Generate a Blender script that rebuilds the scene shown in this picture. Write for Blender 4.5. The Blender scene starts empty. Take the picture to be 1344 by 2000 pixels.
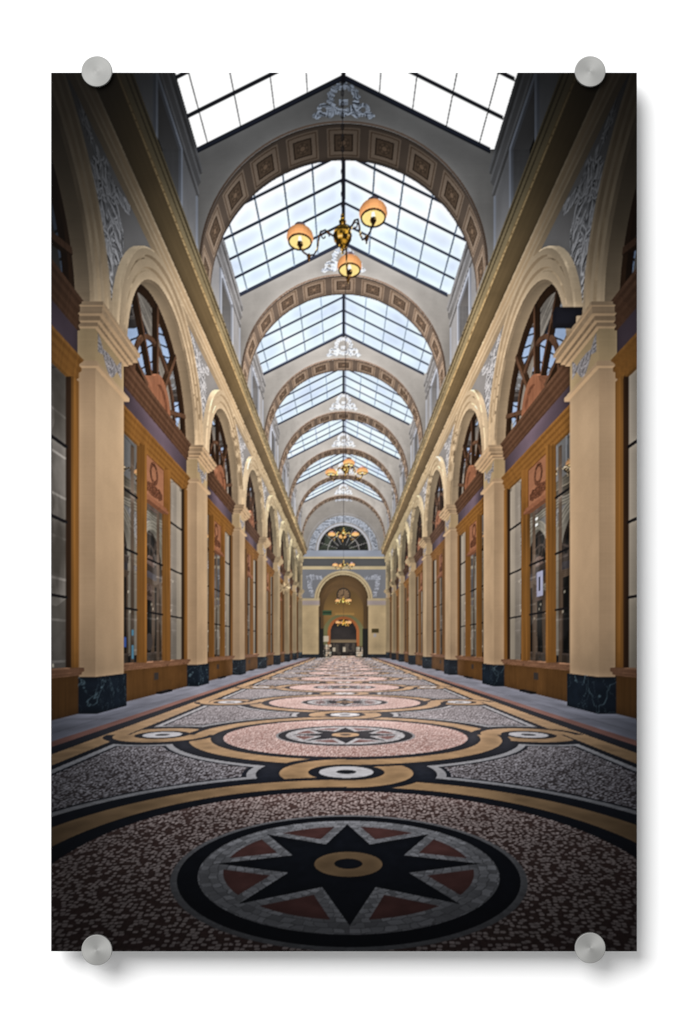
# An acrylic photo print held by four brushed-steel standoffs in front of a white wall.
# The picture ON the print (a glass-roofed shopping arcade) is itself a flat printed thing, so it is
# built flat: a virtual arcade is modelled as polygons below, seen from the printed photograph's own
# view point, and its inks are laid out as flat pieces of printed film (one mesh per depicted thing).
import bpy, math, random, time
import numpy as np
from mathutils.bvhtree import BVHTree
T0 = time.time()
rng = np.random.default_rng(7)
random.seed(7)
PI = math.pi

# ------------------------------------------------------------------ print geometry (pixel units of the picture)
F = 1090.0; VX = 671.0; VY = 1264.0           # focal length and vanishing point of the printed view
X0, X1, Y0, Y1 = 100.0, 1244.0, 142.0, 1858.0 # printed area
NX, NY = 704, 1056                             # ink cells
EYE = 0.268

# ------------------------------------------------------------------ the depicted arcade
V = []; Fc = []; MAT = []; PID = []
mats = {}; parts = {}; plist = []
def mat(n):
    if n not in mats: mats[n] = len(mats)
    return mats[n]
def part(name, key='', sub=None):
    k = (name, key, sub)
    if k not in parts:
        parts[k] = len(plist); plist.append(k)
    return parts[k]
def poly(pts, m, p):
    b = len(V); V.extend(pts); Fc.append(tuple(range(b, b+len(pts)))); MAT.append(mat(m)); PID.append(p)
def box(x0, x1, y0, y1, z0, z1, m, p):
    a = [(x0,y0,z0),(x1,y0,z0),(x1,y1,z0),(x0,y1,z0),(x0,y0,z1),(x1,y0,z1),(x1,y1,z1),(x0,y1,z1)]
    for f in ((0,1,2,3),(4,5,6,7),(0,1,5,4),(1,2,6,5),(2,3,7,6),(3,0,4,7)):
        poly([a[i] for i in f], m, p)
def tube(path, r, m, p, n=6):
    P = [np.array(q, float) for q in path]; rings = []
    for i, q in enumerate(P):
        t = P[min(i+1, len(P)-1)] - P[max(i-1, 0)]; t /= (np.linalg.norm(t)+1e-9)
        u = np.cross(t, (0.3, 0.9, 0.1)); u /= np.linalg.norm(u); w = np.cross(t, u)
        rr = r[i] if isinstance(r, (list, tuple)) else r
        rings.append([tuple(q + rr*(u*math.cos(a)+w*math.sin(a))) for a in [2*PI*j/n for j in range(n)]])
    for i in range(len(P)-1):
        for j in range(n):
            poly([rings[i][j], rings[i][(j+1)%n], rings[i+1][(j+1)%n], rings[i+1][j]], m, p)
def lathe(c, prof, m, p, n=20):
    for (r0, z0), (r1, z1) in zip(prof[:-1], prof[1:]):
        for j in range(n):
            a0, a1 = 2*PI*j/n, 2*PI*(j+1)/n
            poly([(c[0]+r0*math.cos(a0), c[1]+r0*math.sin(a0), c[2]+z0), (c[0]+r0*math.cos(a1), c[1]+r0*math.sin(a1), c[2]+z0),
                  (c[0]+r1*math.cos(a1), c[1]+r1*math.sin(a1), c[2]+z1), (c[0]+r1*math.cos(a0), c[1]+r1*math.sin(a0), c[2]+z1)], m, p)

PITCH = 1.56
def pn(k): return 2.25 + PITCH*(k-1)
def pf(k): return pn(k) + 0.29
YEND = 13.8
def side(s):
    S = 'left' if s < 0 else 'right'
    off = 0.0 if s < 0 else 0.03
    X = lambda x: s*(x+off)
    def prof(pts, y0, y1, m, p):
        for (a, za), (b, zb) in zip(pts[:-1], pts[1:]):
            poly([(X(a),y0,za),(X(b),y0,zb),(X(b),y1,zb),(X(a),y1,za)], m, p)
    def bx(a, b, y0, y1, z0, z1, m, p): box(X(a), X(b), y0, y1, z0, z1, m, p)
    # cornices along the whole wall
    pc = part('printed_cornice', S)
    for (m, pts) in (('cream', [(1.015,2.103),(.99,2.106),(.99,2.124),(1.008,2.128),(1.008,2.138),(.985,2.142),(.985,2.162),(1.006,2.167),(1.006,2.178),(.975,2.184),(.975,2.202),(1.01,2.208)]),
                     ('olive', [(1.01,2.21),(1.0,2.225),(.985,2.255),(.965,2.28),(.94,2.297),(.915,2.303)]),
                     ('gilt',  [(.915,2.303),(.91,2.303),(.91,2.312),(.905,2.315)]),
                     ('olive2',[(.905,2.315),(.905,2.37),(.899,2.375),(.899,2.41),(.89,2.415),(.89,2.43),(1.0,2.432)])):
        prof(pts, -3, YEND, m, pc)
    # attic wall with recesses
    pa = part('printed_attic_wall', S)
    for k in range(-2, 8):
        y0, y1 = pn(k)+.145, pn(k+1)+.145
        if k == 7: y1 = YEND
        yc = pf(k)+.635; h = .21
        if k == 7:
            pass
        for a, b, z0, z1 in ((y0, yc-h, 2.43, 3.1), (yc+h, y1, 2.43, 3.1), (yc-h, yc+h, 3.02, 3.1), (yc-h, yc+h, 2.43, 2.5)):
            poly([(X(1.0),a,z0),(X(1.0),b,z0),(X(1.0),b,z1),(X(1.0),a,z1)], 'attic', pa)
        pr = part('printed_attic_wall', S, 'window_recess')
        for a in (yc-h, yc+h):
            poly([(X(1.0),a,2.5),(X(1.1),a,2.5),(X(1.1),a,3.02),(X(1.0),a,3.02)], 'attic', pa)
        poly([(X(1.0),yc-h,3.02),(X(1.1),yc-h,3.02),(X(1.1),yc+h,3.02),(X(1.0),yc+h,3.02)], 'attic', pa)
        poly([(X(1.1),yc-h,2.5),(X(1.1),yc+h,2.5),(X(1.1),yc+h,3.02),(X(1.1),yc-h,3.02)], 'recess', pr)
        bx(1.098, 1.07, yc-.02, yc+.02, 2.5, 3.02, 'wood', pr)
        for a, b, z0, z1 in ((yc-h-.035, yc-h, 2.45, 3.055), (yc+h, yc+h+.035, 2.45, 3.055), (yc-h, yc+h, 3.02, 3.055)):
            bx(1.0, .985, a, b, z0, z1, 'atticlight', pa)
        for a in (y0+.16, y1-.18):
            bx(1.0, .99, a, a+.02, 2.45, 3.055, 'atticlight', pa)
    prof([(1.0,3.075),(.985,3.08),(.985,3.11),(.995,3.12),(.995,3.145),(.975,3.17),(.975,3.21),(.983,3.215),(.983,3.225),(.965,3.235),(.965,3.275),(1.0,3.28),(1.0,3.42)], -3, YEND, 'attic', pa)
    # pilasters
    for k in range(-1, 9):
        a, b = pn(k), pf(k)
        p = part('printed_pilaster', '%s%d' % (S, k)); pl = part('printed_pilaster', '%s%d' % (S, k), 'marble_plinth'); pcap = part('printed_pilaster', '%s%d' % (S, k), 'capital')
        bx(1.0, 1.1, a, b, -.12, 1.14, 'plaster', p)
        bx(.99, 1.1, a-.008, b+.008, -EYE, -.12, 'marble', pl)
        bx(1.001, 1.1, a, b, 1.14, 1.30, 'necking', pcap)
        bx(.982, 1.09, a-.018, b+.018, 1.125, 1.14, 'plaster', pcap); bx(.99, 1.09, a-.01, b+.01, 1.14, 1.15, 'plaster', pcap)
        bx(.985, 1.09, a-.015, b+.015, 1.285, 1.30, 'plaster', pcap)
        bx(.97, 1.09, a-.03, b+.03, 1.30, 1.318, 'plaster', pcap)
        bx(.953, 1.09, a-.047, b+.047, 1.318, 1.345, 'plaster', pcap)
        bx(.945, 1.09, a-.055, b+.055, 1.345, 1.36, 'plaster', pcap)
        # end strip of wall at the far end
    poly([(X(1.015),pf(8),-EYE),(X(1.015),YEND,-EYE),(X(1.015),YEND,2.11),(X(1.015),pf(8),2.11)], 'plaster', part('printed_end_wall'))
    # bays
    for k in range(-1, 8):
        K = '%s%d' % (S, k)
        a, b = pf(k), pn(k+1); yc = (a+b)/2; zs = 1.36
        ps = part('printed_shopfront', K)                                  # timber frame is the part itself
        parch = part('printed_wall_arch', K); psp = part('printed_wall_arch', K, 'relief_spandrel')
        pg = part('printed_shopfront', K, 'shop_window'); plu = part('printed_shopfront', K, 'lunette_window')
        pfas = part('printed_shopfront', K, 'fascia'); pd = part('printed_shopfront', K, 'dado_panel'); ptc = part('printed_shopfront', K, 'wreath_panel')
        N = 32; R = .75
        ths = [PI*i/N for i in range(N+1)]
        for t0, t1 in zip(ths[:-1], ths[1:]):
            ya, za = yc-R*math.cos(t0), zs+R*math.sin(t0); yb, zb = yc-R*math.cos(t1), zs+R*math.sin(t1)
            poly([(X(1.015),ya,za),(X(1.015),yb,zb),(X(1.015),yb,2.12),(X(1.015),ya,2.12)], 'spandrel', psp)
        for e0, e1 in ((yc-.78, yc-R), (yc+R, yc+.78)):
            poly([(X(1.015),e0,zs),(X(1.015),e1,zs),(X(1.015),e1,2.12),(X(1.015),e0,2.12)], 'spandrel', psp)
        pr = [(.75,1.015),(.75,.985),(.742,.978),(.715,.978),(.710,.996),(.702,.996),(.698,.988),(.665,.988),(.660,1.004),(.650,1.004),(.646,.994),(.612,.994),(.606,1.0),(.60,1.006),(.60,1.09)]
        for (r0, x0), (r1, x1) in zip(pr[:-1], pr[1:]):
            for t0, t1 in zip(ths[:-1], ths[1:]):
                q = lambda r, t, x: (X(x), yc-r*math.cos(t), zs+r*math.sin(t))
                poly([q(r0,t0,x0), q(r0,t1,x0), q(r1,t1,x1), q(r1,t0,x1)], 'cream', parch)
        # lunette
        def ring(r0, r1, xf, xb, m, p):
            for t0, t1 in zip(ths[:-1], ths[1:]):
                q = lambda r, t, x: (X(x), yc-r*math.cos(t), zs+.01+r*math.sin(t))
                poly([q(r0,t0,xf), q(r0,t1,xf), q(r1,t1,xf), q(r1,t0,xf)], m, p)
                poly([q(r0,t0,xf), q(r0,t1,xf), q(r0,t1,xb), q(r0,t0,xb)], m, p)
                poly([q(r1,t0,xf), q(r1,t1,xf), q(r1,t1,xb), q(r1,t0,xb)], m, p)
        ring(.555, .605, 1.065, 1.09, 'wooddark', plu)
        ring(.335, .36, 1.06, 1.075, 'woodred', plu)
        ring(.115, .165, 1.035, 1.09, 'terracotta', plu)
        poly([(X(1.05), yc-.12*math.cos(t), zs+.12*math.sin(t)) for t in ths], 'terracotta', plu)
        for ang in (18, 54, 90, 126, 162):
            t = math.radians(ang); dy, dz = -math.cos(t), math.sin(t); ny, nz = dz, -dy
            w = .013
            c0 = (yc+.14*dy, zs+.14*dz); c1 = (yc+.585*dy, zs+.585*dz)
            P4 = [(c0[0]-w*ny, c0[1]-w*nz), (c0[0]+w*ny, c0[1]+w*nz), (c1[0]+w*ny, c1[1]+w*nz), (c1[0]-w*ny, c1[1]-w*nz)]
            poly([(X(1.055), y_, z_) for y_, z_ in P4], 'woodred', plu)
            for i in range(4):
                (ya, za), (yb, zb) = P4[i], P4[(i+1)%4]
                poly([(X(1.055),ya,za),(X(1.055),yb,zb),(X(1.085),yb,zb),(X(1.085),ya,za)], 'wooddark', plu)
        poly([(X(1.09),a,zs),(X(1.09),b,zs),(X(1.09),b,zs+.62),(X(1.09),a,zs+.62)], 'glassup', plu)
        # transom, fascia, architrave
        prof([(1.09,1.372),(1.03,1.372),(1.03,1.352),(1.04,1.345),(1.04,1.325),(1.052,1.315),(1.052,1.298),(1.062,1.29),(1.062,1.278),(1.072,1.276)], a, b, 'woodred', ps)
        prof([(1.072,1.276),(1.072,1.155)], a, b, 'purple', pfas)
        prof([(1.072,1.155),(1.045,1.155),(1.045,1.14),(1.056,1.132),(1.056,1.112),(1.066,1.106),(1.066,1.085),(1.075,1.08),(1.075,1.062),(1.09,1.062)], a, b, 'wood', ps)
        for y0, y1 in ((a, a+.045), (b-.045, b)):
            bx(1.066, 1.09, y0, y1, -.09, 1.07, 'wood', ps)
            bx(1.075, 1.09, a+.045 if y0 == a else b-.06, a+.06 if y0 == a else b-.045, -.09, 1.07, 'wooddark', ps)
        for c in (yc-.205, yc+.205):
            bx(1.052, 1.09, c-.016, c+.016, -.09, 1.07, 'wood', ps)
            bx(1.07, 1.09, c-.03, c+.03, -.09, 1.07, 'wood', ps)
        poly([(X(1.078),yc-.18,.83),(X(1.078),yc+.18,.83),(X(1.078),yc+.18,1.065),(X(1.078),yc-.18,1.065)], 'wreathpanel', ptc)
        bx(1.055, 1.09, yc-.19, yc+.19, .80, .815, 'terracotta', ps); bx(1.065, 1.09, yc-.19, yc+.19, .815, .832, 'terracotta', ps)
        for z in (.785, .49, .195):
            for y0, y1 in ((a+.05, yc-.235), (yc-.175, yc+.175), (yc+.235, b-.05)):
                if z > .7 and abs((y0+y1)/2-yc) < .1: continue
                bx(1.083, 1.09, y0, y1, z-.005, z+.005, 'iron', ps)
        poly([(X(1.09),a,-.09),(X(1.09),b,-.09),(X(1.09),b,1.07),(X(1.09),a,1.07)], 'glass', pg)
        prof([(1.09,-.08),(1.045,-.083),(1.045,-.097),(1.055,-.102),(1.055,-.11),(1.066,-.114)], a, b, 'sill', ps)
        prof([(1.066,-.114),(1.066,-EYE)], a, b, 'dado', pd)
        bx(1.064, 1.066, yc-.035, yc+.035, -.185, -.145, 'vent', pd)
        bx(1.04, 1.066, yc+.0, yc+.22, -EYE, -EYE+.012, 'iron', pd)
side(-1); side(1)
# cross arches
WL, WR = -1.0, 1.03
for k in range(-1, 9):
    y0, y1 = pn(k), pf(k); p = part('printed_cross_arch', str(k)); pso = part('printed_cross_arch', str(k), 'coffered_soffit')
    R = .975; zc = 2.60; N = 48; cx = .0
    roof = lambda x: 3.40 + .5*(1-min(1, abs(x)))
    ths = [PI*i/N for i in range(N+1)]
    for Y in (y0, y1):
        for t0, t1 in zip(ths[:-1], ths[1:]):
            xa, za = cx-R*math.cos(t0), zc+R*math.sin(t0); xb, zb = cx-R*math.cos(t1), zc+R*math.sin(t1)
            poly([(xa,Y,za),(xb,Y,zb),(xb,Y,roof(xb)),(xa,Y,roof(xa))], 'diaph', p)
        for xa, xb in ((WL-.02, -R), (R, WR+.02)):
            poly([(xa,Y,2.43),(xb,Y,2.43),(xb,Y,3.4),(xa,Y,3.4)], 'diaph', p)
    for t0, t1 in zip(ths[:-1], ths[1:]):
        q = lambda t, Y: (cx-R*math.cos(t), Y, zc+R*math.sin(t))
        poly([q(t0,y0),q(t1,y0),q(t1,y1),q(t0,y1)], 'soffit', pso)
        q2 = lambda t, Y, r: (cx-r*math.cos(t), Y, zc+r*math.sin(t))
        poly([q2(t0,y0-.008,R-.002),q2(t1,y0-.008,R-.002),q2(t1,y0-.008,R+.012),q2(t0,y0-.008,R+.012)], 'brownedge', pso)
    for xx in (-R, R):
        poly([(xx,y0,2.43),(xx,y1,2.43),(xx,y1,zc),(xx,y0,zc)], 'diaph', pso)
    # dark flashing rail on top of the wall, following the roof
    for xa, xb in ((-1.0, 0), (0, 1.0)):
        pr = part('printed_cross_arch', str(k), 'roof_flashing')
        for Y in (y0-.012, y1+.012):
            poly([(xa,Y,roof(xa)-.030),(xb,Y,roof(xb)-.030),(xb,Y,roof(xb)),(xa,Y,roof(xa))], 'rail', pr)
        poly([(xa,y0-.012,roof(xa)-.030),(xb,y0-.012,roof(xb)-.030),(xb,y1+.012,roof(xb)-.030),(xa,y1+.012,roof(xa)-.030)], 'rail', pr)
# skylight
for k in range(-3, 8):
    for xe in (-1.04, 1.04):
        ya, yb = pn(k)+.145, (pn(k+1)+.145 if k < 7 else YEND)
        poly([(xe,ya,3.40),(0,ya,3.905),(0,yb,3.905),(xe,yb,3.40)], 'sky', part('printed_skylight', '%d%s' % (k, 'l' if xe < 0 else 'r')))
    box(-.016, .016, ya, yb, 3.85, 3.90, 'rail', part('printed_ridge_beam', str(k)))
y = pn(2) - .012
def rz(x): return 3.9-.5*abs(x)
k = -1
while k < 8:
    ya, yb = pf(k), pn(k+1)
    n = 5
    for i in range(1, n+1):
        yy = yb - (i)*.243 + (.0 if k else .0)
        if yy < ya: continue
        for sx in (-1, 1):
            pr = part('printed_skylight', '%d%s' % (k, 'l' if sx < 0 else 'r'), 'glazing_bar')
            for Yb in (0,):
                A = [(0, 3.9), (sx*1.02, rz(1.02))]
                P = [(x_, yy+dy, z_-dz) for (x_, z_) in A for dy, dz in ((-.0065,.0),(-.0065,.016),(.0065,.016),(.0065,.0))]
                for i0, i1 in ((0,1),(1,2),(2,3)):
                    poly([P[i0],P[i1],P[4+i1],P[4+i0]], 'rail', pr)
    k += 1
for x in (.245, .47, .70, .925):
    for sx in (-1, 1):
        w = .006
        z = rz(x)-.004
        for k in range(-3, 8):
            pr = part('printed_skylight', '%d%s' % (k, 'l' if sx < 0 else 'r'), 'glazing_bar')
            ya, yb = pn(k)+.145, (pn(k+1)+.145 if k < 7 else YEND)
            w = .0035 if k < 2 else .007
            poly([(sx*(x-w),ya,z),(sx*(x+w),ya,z-.006),(sx*(x+w),yb,z-.006),(sx*(x-w),yb,z)], 'rail' if k < 2 else 'purlin', pr)
# floor
poly([(-1.2,-3,-EYE),(1.2,-3,-EYE),(1.2,19,-EYE),(-1.2,19,-EYE)], 'floor', part('printed_mosaic_floor'))
# end wall with arch and lunette
def ew(X, Yp, d=YEND): return ((X-VX)*d/F, (VY-Yp)*d/F)
pe = part('printed_end_wall')
def rect(xa, ya, xb, yb, D, m, p):
    a = ew(xa, ya, D); b = ew(xb, yb, D)
    poly([(a[0],D,a[1]),(b[0],D,a[1]),(b[0],D,b[1]),(a[0],D,b[1])], m, p)
def halfdisc(X, Yp, r, D, m, p, r2=0, n=28, a0=0, a1=PI):
    for i in range(n):
        t0, t1 = a0+(a1-a0)*i/n, a0+(a1-a0)*(i+1)/n
        c = ew(X, Yp, D); k_ = D/F
        q = lambda t, r_: (c[0]-r_*k_*math.cos(t), D, c[1]+r_*k_*math.sin(t))
        poly([q(t0,r2),q(t1,r2),q(t1,r),q(t0,r)] if r2 else [q(t0,r),q(t1,r),(c[0],D,c[1])], m, p)
# piers and spandrel with opening of radius 48.5px centred (671,1171)
D = YEND
rect(585, 1171, 622.5, 1277.5, D, 'plaster', pe); rect(719.5, 1171, 757, 1277.5, D, 'plaster', pe)
rect(585, 1277.5, 624, 1292, D-.01, 'marble', pe); rect(718, 1277.5, 757, 1292, D-.01, 'marble', pe)
for xa, xb in ((585, 624), (718, 757)):
    rect(xa, 1168.5, xb, 1173, D-.03, 'cream', pe); rect(xa, 1181.5, xb, 1184, D-.02, 'cream', pe); rect(xa, 1173, xb, 1181.5, D-.005, 'necking2', pe)
n = 28
for i in range(n):
    t0, t1 = PI*i/n, PI*(i+1)/n
    a = (VX-48.5*math.cos(t0), 1171-48.5*math.sin(t0)); b = (VX-48.5*math.cos(t1), 1171-48.5*math.sin(t1))
    q = [ew(a[0],a[1],D), ew(b[0],b[1],D), ew(b[0],1111,D), ew(a[0],1111,D)]
    poly([(u, D, w) for u, w in q], 'endspan', pe)
rect(585, 1111, 622.5, 1171, D, 'endspan', pe); rect(719.5, 1111, 757, 1171, D, 'endspan', pe)
halfdisc(VX, 1171, 57, D-.02, 'cream', pe, r2=53); halfdisc(VX, 1171, 53, D-.012, 'creamdark', pe, r2=51.5); halfdisc(VX, 1171, 51.5, D-.015, 'cream', pe, r2=48.5)
rect(585, 1106, 757, 1112, D-.04, 'cream', pe); rect(585, 1091, 757, 1106, D-.0, 'darkband', pe)
rect(585, 1087.5, 757, 1091, D-.05, 'cream', pe)
rect(585, 1075, 757, 1087.5, D-.03, 'parapet', pe)
pl = part('printed_end_lunette')
rect(585, 940, 757, 1075, D, 'diaph', pl)
halfdisc(VX, 1075, 73, D-.01, 'attic', pl, r2=71); halfdisc(VX, 1075, 68, D-.008, 'relring', pl, r2=55)
halfdisc(VX, 1075, 53, D-.01, 'atticlight', pl, r2=49.5); halfdisc(VX, 1075, 48.5, D-.012, 'endglass', part('printed_end_lunette', '', 'window_pane'))
for ang in range(18, 180, 24):
    t = math.radians(ang); c = (VX, 1075)
    a = ew(c[0]-12*math.cos(t), c[1]-12*math.sin(t), D); b = ew(c[0]-48*math.cos(t), c[1]-48*math.sin(t), D)
    tube([(a[0],D-.02,a[1]),(b[0],D-.02,b[1])], .004, 'attic', pl, 4)
halfdisc(VX, 1075, 31, D-.02, 'attic', pl, r2=30)
# passage behind the end arch
pp = part('printed_end_passage')
D2 = 17.2; k2 = D/F
ths = [PI*i/24 for i in range(25)]
for t0, t1 in zip(ths[:-1], ths[1:]):
    q = lambda t, Y: (-48.5*k2*math.cos(t), Y, (93+48.5*math.sin(t))*k2)
    poly([q(t0,D),q(t1,D),q(t1,D2),q(t0,D2)], 'vault', pp)
for s in (-1, 1):
    poly([(s*48.5*k2,D,-EYE),(s*48.5*k2,D2,-EYE),(s*48.5*k2,D2,93*k2),(s*48.5*k2,D,93*k2)], 'vault', pp)
rect(560, 1000, 780, 1300, D2, 'backwall', pp)
rect(622, 1228, 632, 1288, D+.15, 'jamb', pp); rect(708, 1228, 719, 1288, D+.15, 'jamb', pp)
rect(618, 1205, 626, 1228, D+.12, 'jamb', pp)
halfdisc(VX, 1240, 41, D2-.02, 'palegreen', pp, r2=30); rect(630, 1240, 641, 1262, D2-.02, 'palegreen', pp); rect(701, 1240, 712, 1262, D2-.02, 'palegreen', pp)
rect(655, 1197.5, 692, 1201, D2-.03, 'vaultlight', pp)
pdr = part('printed_end_doorway')
halfdisc(VX, 1235, 31, D2-.05, 'orange', pdr, r2=25.5); rect(640, 1235, 645.5, 1262, D2-.05, 'orange', pdr); rect(696.5, 1235, 702, 1262, D2-.05, 'orange', pdr)
pgl = part('printed_end_doorway', '', 'door_glass')
halfdisc(VX, 1235, 25.5, D2-.04, 'doorglass', pgl); rect(645.5, 1235, 696.5, 1290, D2-.04, 'doorglass', pgl)
rect(645.5, 1249.5, 696.5, 1255, D2-.06, 'lintel', pdr)
rect(645, 1255, 650, 1290, D2-.06, 'jamb', pdr); rect(666, 1256, 669, 1290, D2-.06, 'jamb', pdr); rect(694, 1255, 697, 1290, D2-.06, 'jamb', pdr)
pk = part('printed_postcard_rack', 'left'); rect(628.5, 1259, 647, 1288.5, D+.3, 'rack', pk)
pk = part('printed_postcard_rack', 'right'); rect(695, 1264, 714, 1288.5, D+.3, 'rack', pk)
rect(650, 1265, 655, 1272, D+.5, 'paper', part('printed_notice', 'c')); rect(670, 1264, 675, 1273, D+.5, 'paper', part('printed_notice', 'd'))
rect(632, 1242, 642, 1253, D+.3, 'paper', part('printed_notice', 'a'))
rect(729.5, 1237.5, 735, 1244, D-.01, 'paper', part('printed_notice', 'b'))
rect(726, 1228, 740, 1236, D-.01, 'plaque', part('printed_plaque'))
pgs = part('printed_exit_sign'); rect(630, 1192, 648, 1201.5, D+.2, 'greensign', pgs)
pck = part('printed_clock')
halfdisc(671, 1162, 13.8, D+.4, 'iron', pck, r2=11.4, a0=0, a1=2*PI); halfdisc(671, 1162, 11.6, D+.41, 'clockface', part('printed_clock', '', 'clock_face'), a0=0, a1=2*PI)
# wall lamps and small things on the walls
box(.926, 1.06, 2.43, 2.47, 1.41, 1.482, 'blackbox', part('printed_black_box_sign'))
c = (-.955, 8.95, .95)
for j in range(8):
    a = 2*PI*j/8; tube([c, (c[0]+.10*math.cos(a), c[1], c[2]+.10*math.sin(a))], [.025, .012], 'plaster', part('printed_star_sign'), 6)
lathe(c, [(0,-.03),(.03,0),(0,.03)], 'iron', part('printed_star_sign'), 8)
# things seen in the shop windows
for (y0, y1, z0, z1, m) in ((2.76, 2.79, .0, .05, 'bluecard'), (2.86, 2.89, -.06, .01, 'tealcard'), (2.86, 2.89, .06, .09, 'tealcard')):
    poly([(-1.086,y0,z0),(-1.086,y1,z0),(-1.086,y1,z1),(-1.086,y0,z1)], m, part('printed_window_card', m))
pw = part('printed_window_notice')
poly([(1.115,3.12,.29),(1.115,3.22,.29),(1.115,3.22,.43),(1.115,3.12,.43)], 'noticewhite', pw)
poly([(1.113,3.155,.32),(1.113,3.185,.32),(1.113,3.185,.40),(1.113,3.155,.40)], 'iron', pw)

for z_ in (.70, .735):
    poly([(1.114,3.20,z_),(1.114,3.24,z_),(1.114,3.24,z_+.012),(1.114,3.20,z_+.012)], 'bulb', part('printed_spotlight', str(z_)))
for i in range(12):
    a0_, a1_ = 2*PI*i/12, 2*PI*(i+1)/12
    poly([(-1.086,3.12,.03),(-1.086,3.12+.055*math.cos(a0_),.03+.05*math.sin(a0_)),(-1.086,3.12+.055*math.cos(a1_),.03+.05*math.sin(a1_))], 'vent', part('printed_window_display'))
# chandeliers
def chandelier(cx, cy, cz, angs, key, top, R=.183, n=20):
    p = part('printed_chandelier', key); c = (cx, cy, cz)
    lathe(c, [(0,-.075),(.005,-.072),(.003,-.062),(.010,-.058),(.006,-.05),(.014,-.045),(.016,-.038),(.028,-.03),(.038,-.012),(.041,.003),(.038,.018),(.028,.032),(.012,.042),(.006,.048),(.014,.055),(.016,.064),(.012,.072),(.005,.078),(.009,.086),(.006,.095),(.002,.1)], 'brass', p, n)
    # the chain, link by link near the camera
    pch = part('printed_chandelier', key, 'chain')
    z = cz+.1; i = 0
    w = .005
    tube([(cx,cy,z),(cx,cy,top)], .0022 if cy < 5 else .0035, 'chain', pch, 4)
    if cy < 5:
        while z < min(top, cz+1.0):
            d = (.006, 0) if i % 2 else (.0, .006)
            pts = [(cx+d[0]*math.sin(t), cy+d[1]*math.sin(t), z+.012+.014*math.cos(t)) for t in [2*PI*j/8 for j in range(9)]]
            tube(pts, .0018, 'chain', pch, 4); z += .024; i += 1
    for j, ag in enumerate(angs):
        a = math.radians(ag); dx, dy = math.cos(a), math.sin(a)
        g = (cx+R*dx, cy+R*dy, cz-.002)
        ps = part('printed_chandelier', key, 'lamp_shade%d' % j)
        lathe(g, [(.022,.050),(.024,.048),(.025,.026)], 'chimney', ps, n)
        lathe(g, [(.024,.030),(.038,.027),(.050,.018),(.0565,.006),(.0575,-.004),(.055,-.013),(.051,-.02)], 'shade', ps, n)
        lathe(g, [(.051,-.019),(.0515,-.024),(.046,-.025),(.046,-.019)], 'rim', ps, n)
        lathe(g, [(.0,.018),(.035,.016),(.047,.003),(.047,-.02)], 'inner', ps, n)
        lathe(g, [(0,.004),(.006,.0),(.008,-.012),(.006,-.026),(0,-.026)], 'bulb', ps, 10)
        lathe(g, [(0,-.024),(.012,-.024),(.013,-.034),(.008,-.042),(.004,-.05),(0,-.05)], 'brassdark', p, 10)
        prof = [(.035,.0),(.055,.012),(.075,.028),(.095,.02),(.102,-.01),(.108,-.05),(.122,-.078),(.145,-.083),(.168,-.068),(.183,-.045)]
        tube([(cx+r*dx, cy+r*dy, cz+zz) for r, zz in prof], .0042 if cy < 5 else .006, 'brassdark' if cy < 5 else 'brass', p, 6)
        lathe((cx+.145*dx, cy+.145*dy, cz-.088), [(0,-.022),(.004,-.018),(.003,-.01),(.008,-.005),(.009,.006),(.006,.012),(0,.012)], 'brassdark', p, 8)
        sp = [(cx+(.078-.022*(1-tt)*math.cos(7*tt))*dx, cy+(.078-.022*(1-tt)*math.cos(7*tt))*dy, cz+.0+.022*(1-tt)*math.sin(7*tt)) for tt in [q_/14 for q_ in range(15)]]
        tube(sp, .0026, 'brassdark', p, 4)
chandelier(-.004, 2.40, 1.766, (180, -47, 80), 'a', 3.9)
chandelier(.02, 5.52, 1.764, (143, 22, -80), 'b', 3.58, n=12)
chandelier(.0, 8.64, 1.75, (176, 4, 95), 'c', 3.58, n=10)
chandelier(.0, 11.76, 1.74, (165, 110, 10), 'd', 3.58, n=10)
chandelier(.0, 14.05, 1.17, (180, 50, -20), 'e', 1.7, R=.15, n=10)
chandelier(.0, 15.3, .68, (180, 60, 0, 100), 'f', 1.4, R=.16, n=10)

# ------------------------------------------------------------------ tracing the printed view
V_ = V; bvh = BVHTree.FromPolygons(V_, Fc)
MATA = np.array(MAT); PIDA = np.array(PID)
VA = np.array(V)
f0 = np.array([f[0] for f in Fc]); f1 = np.array([f[1] for f in Fc]); f2 = np.array([f[2] for f in Fc]); f3 = np.array([f[-1] for f in Fc])
nrm = np.cross(VA[f1]-VA[f0], VA[f2]-VA[f0]); nl = np.linalg.norm(nrm, axis=1)
bad = nl < 1e-12
n2 = np.cross(VA[f2]-VA[f0], VA[f3]-VA[f0]); nrm[bad] = n2[bad]; nl = np.linalg.norm(nrm, axis=1)
NRM = nrm/(nl[:, None]+1e-12)
print('faces', len(Fc), 'parts', len(plist))
def trace(O, Dr, tmin=0.0):
    n = len(Dr); idx = np.full(n, -1, np.int64); dist = np.full(n, 50.0)
    rc = bvh.ray_cast
    Dl = Dr.tolist()
    single = (O.ndim == 1)
    Ol = O.tolist()
    ii = []; dd = []
    ai = ii.append; ad = dd.append
    if single:
        for d in Dl:
            r = rc(Ol, d); i = r[2]
            if i is None: ai(-1); ad(50.0)
            else: ai(i); ad(r[3])
    else:
        for o, d in zip(Ol, Dl):
            r = rc(o, d); i = r[2]
            if i is None: ai(-1); ad(50.0)
            else: ai(i); ad(r[3])
    return np.array(ii), np.array(dd)

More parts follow.
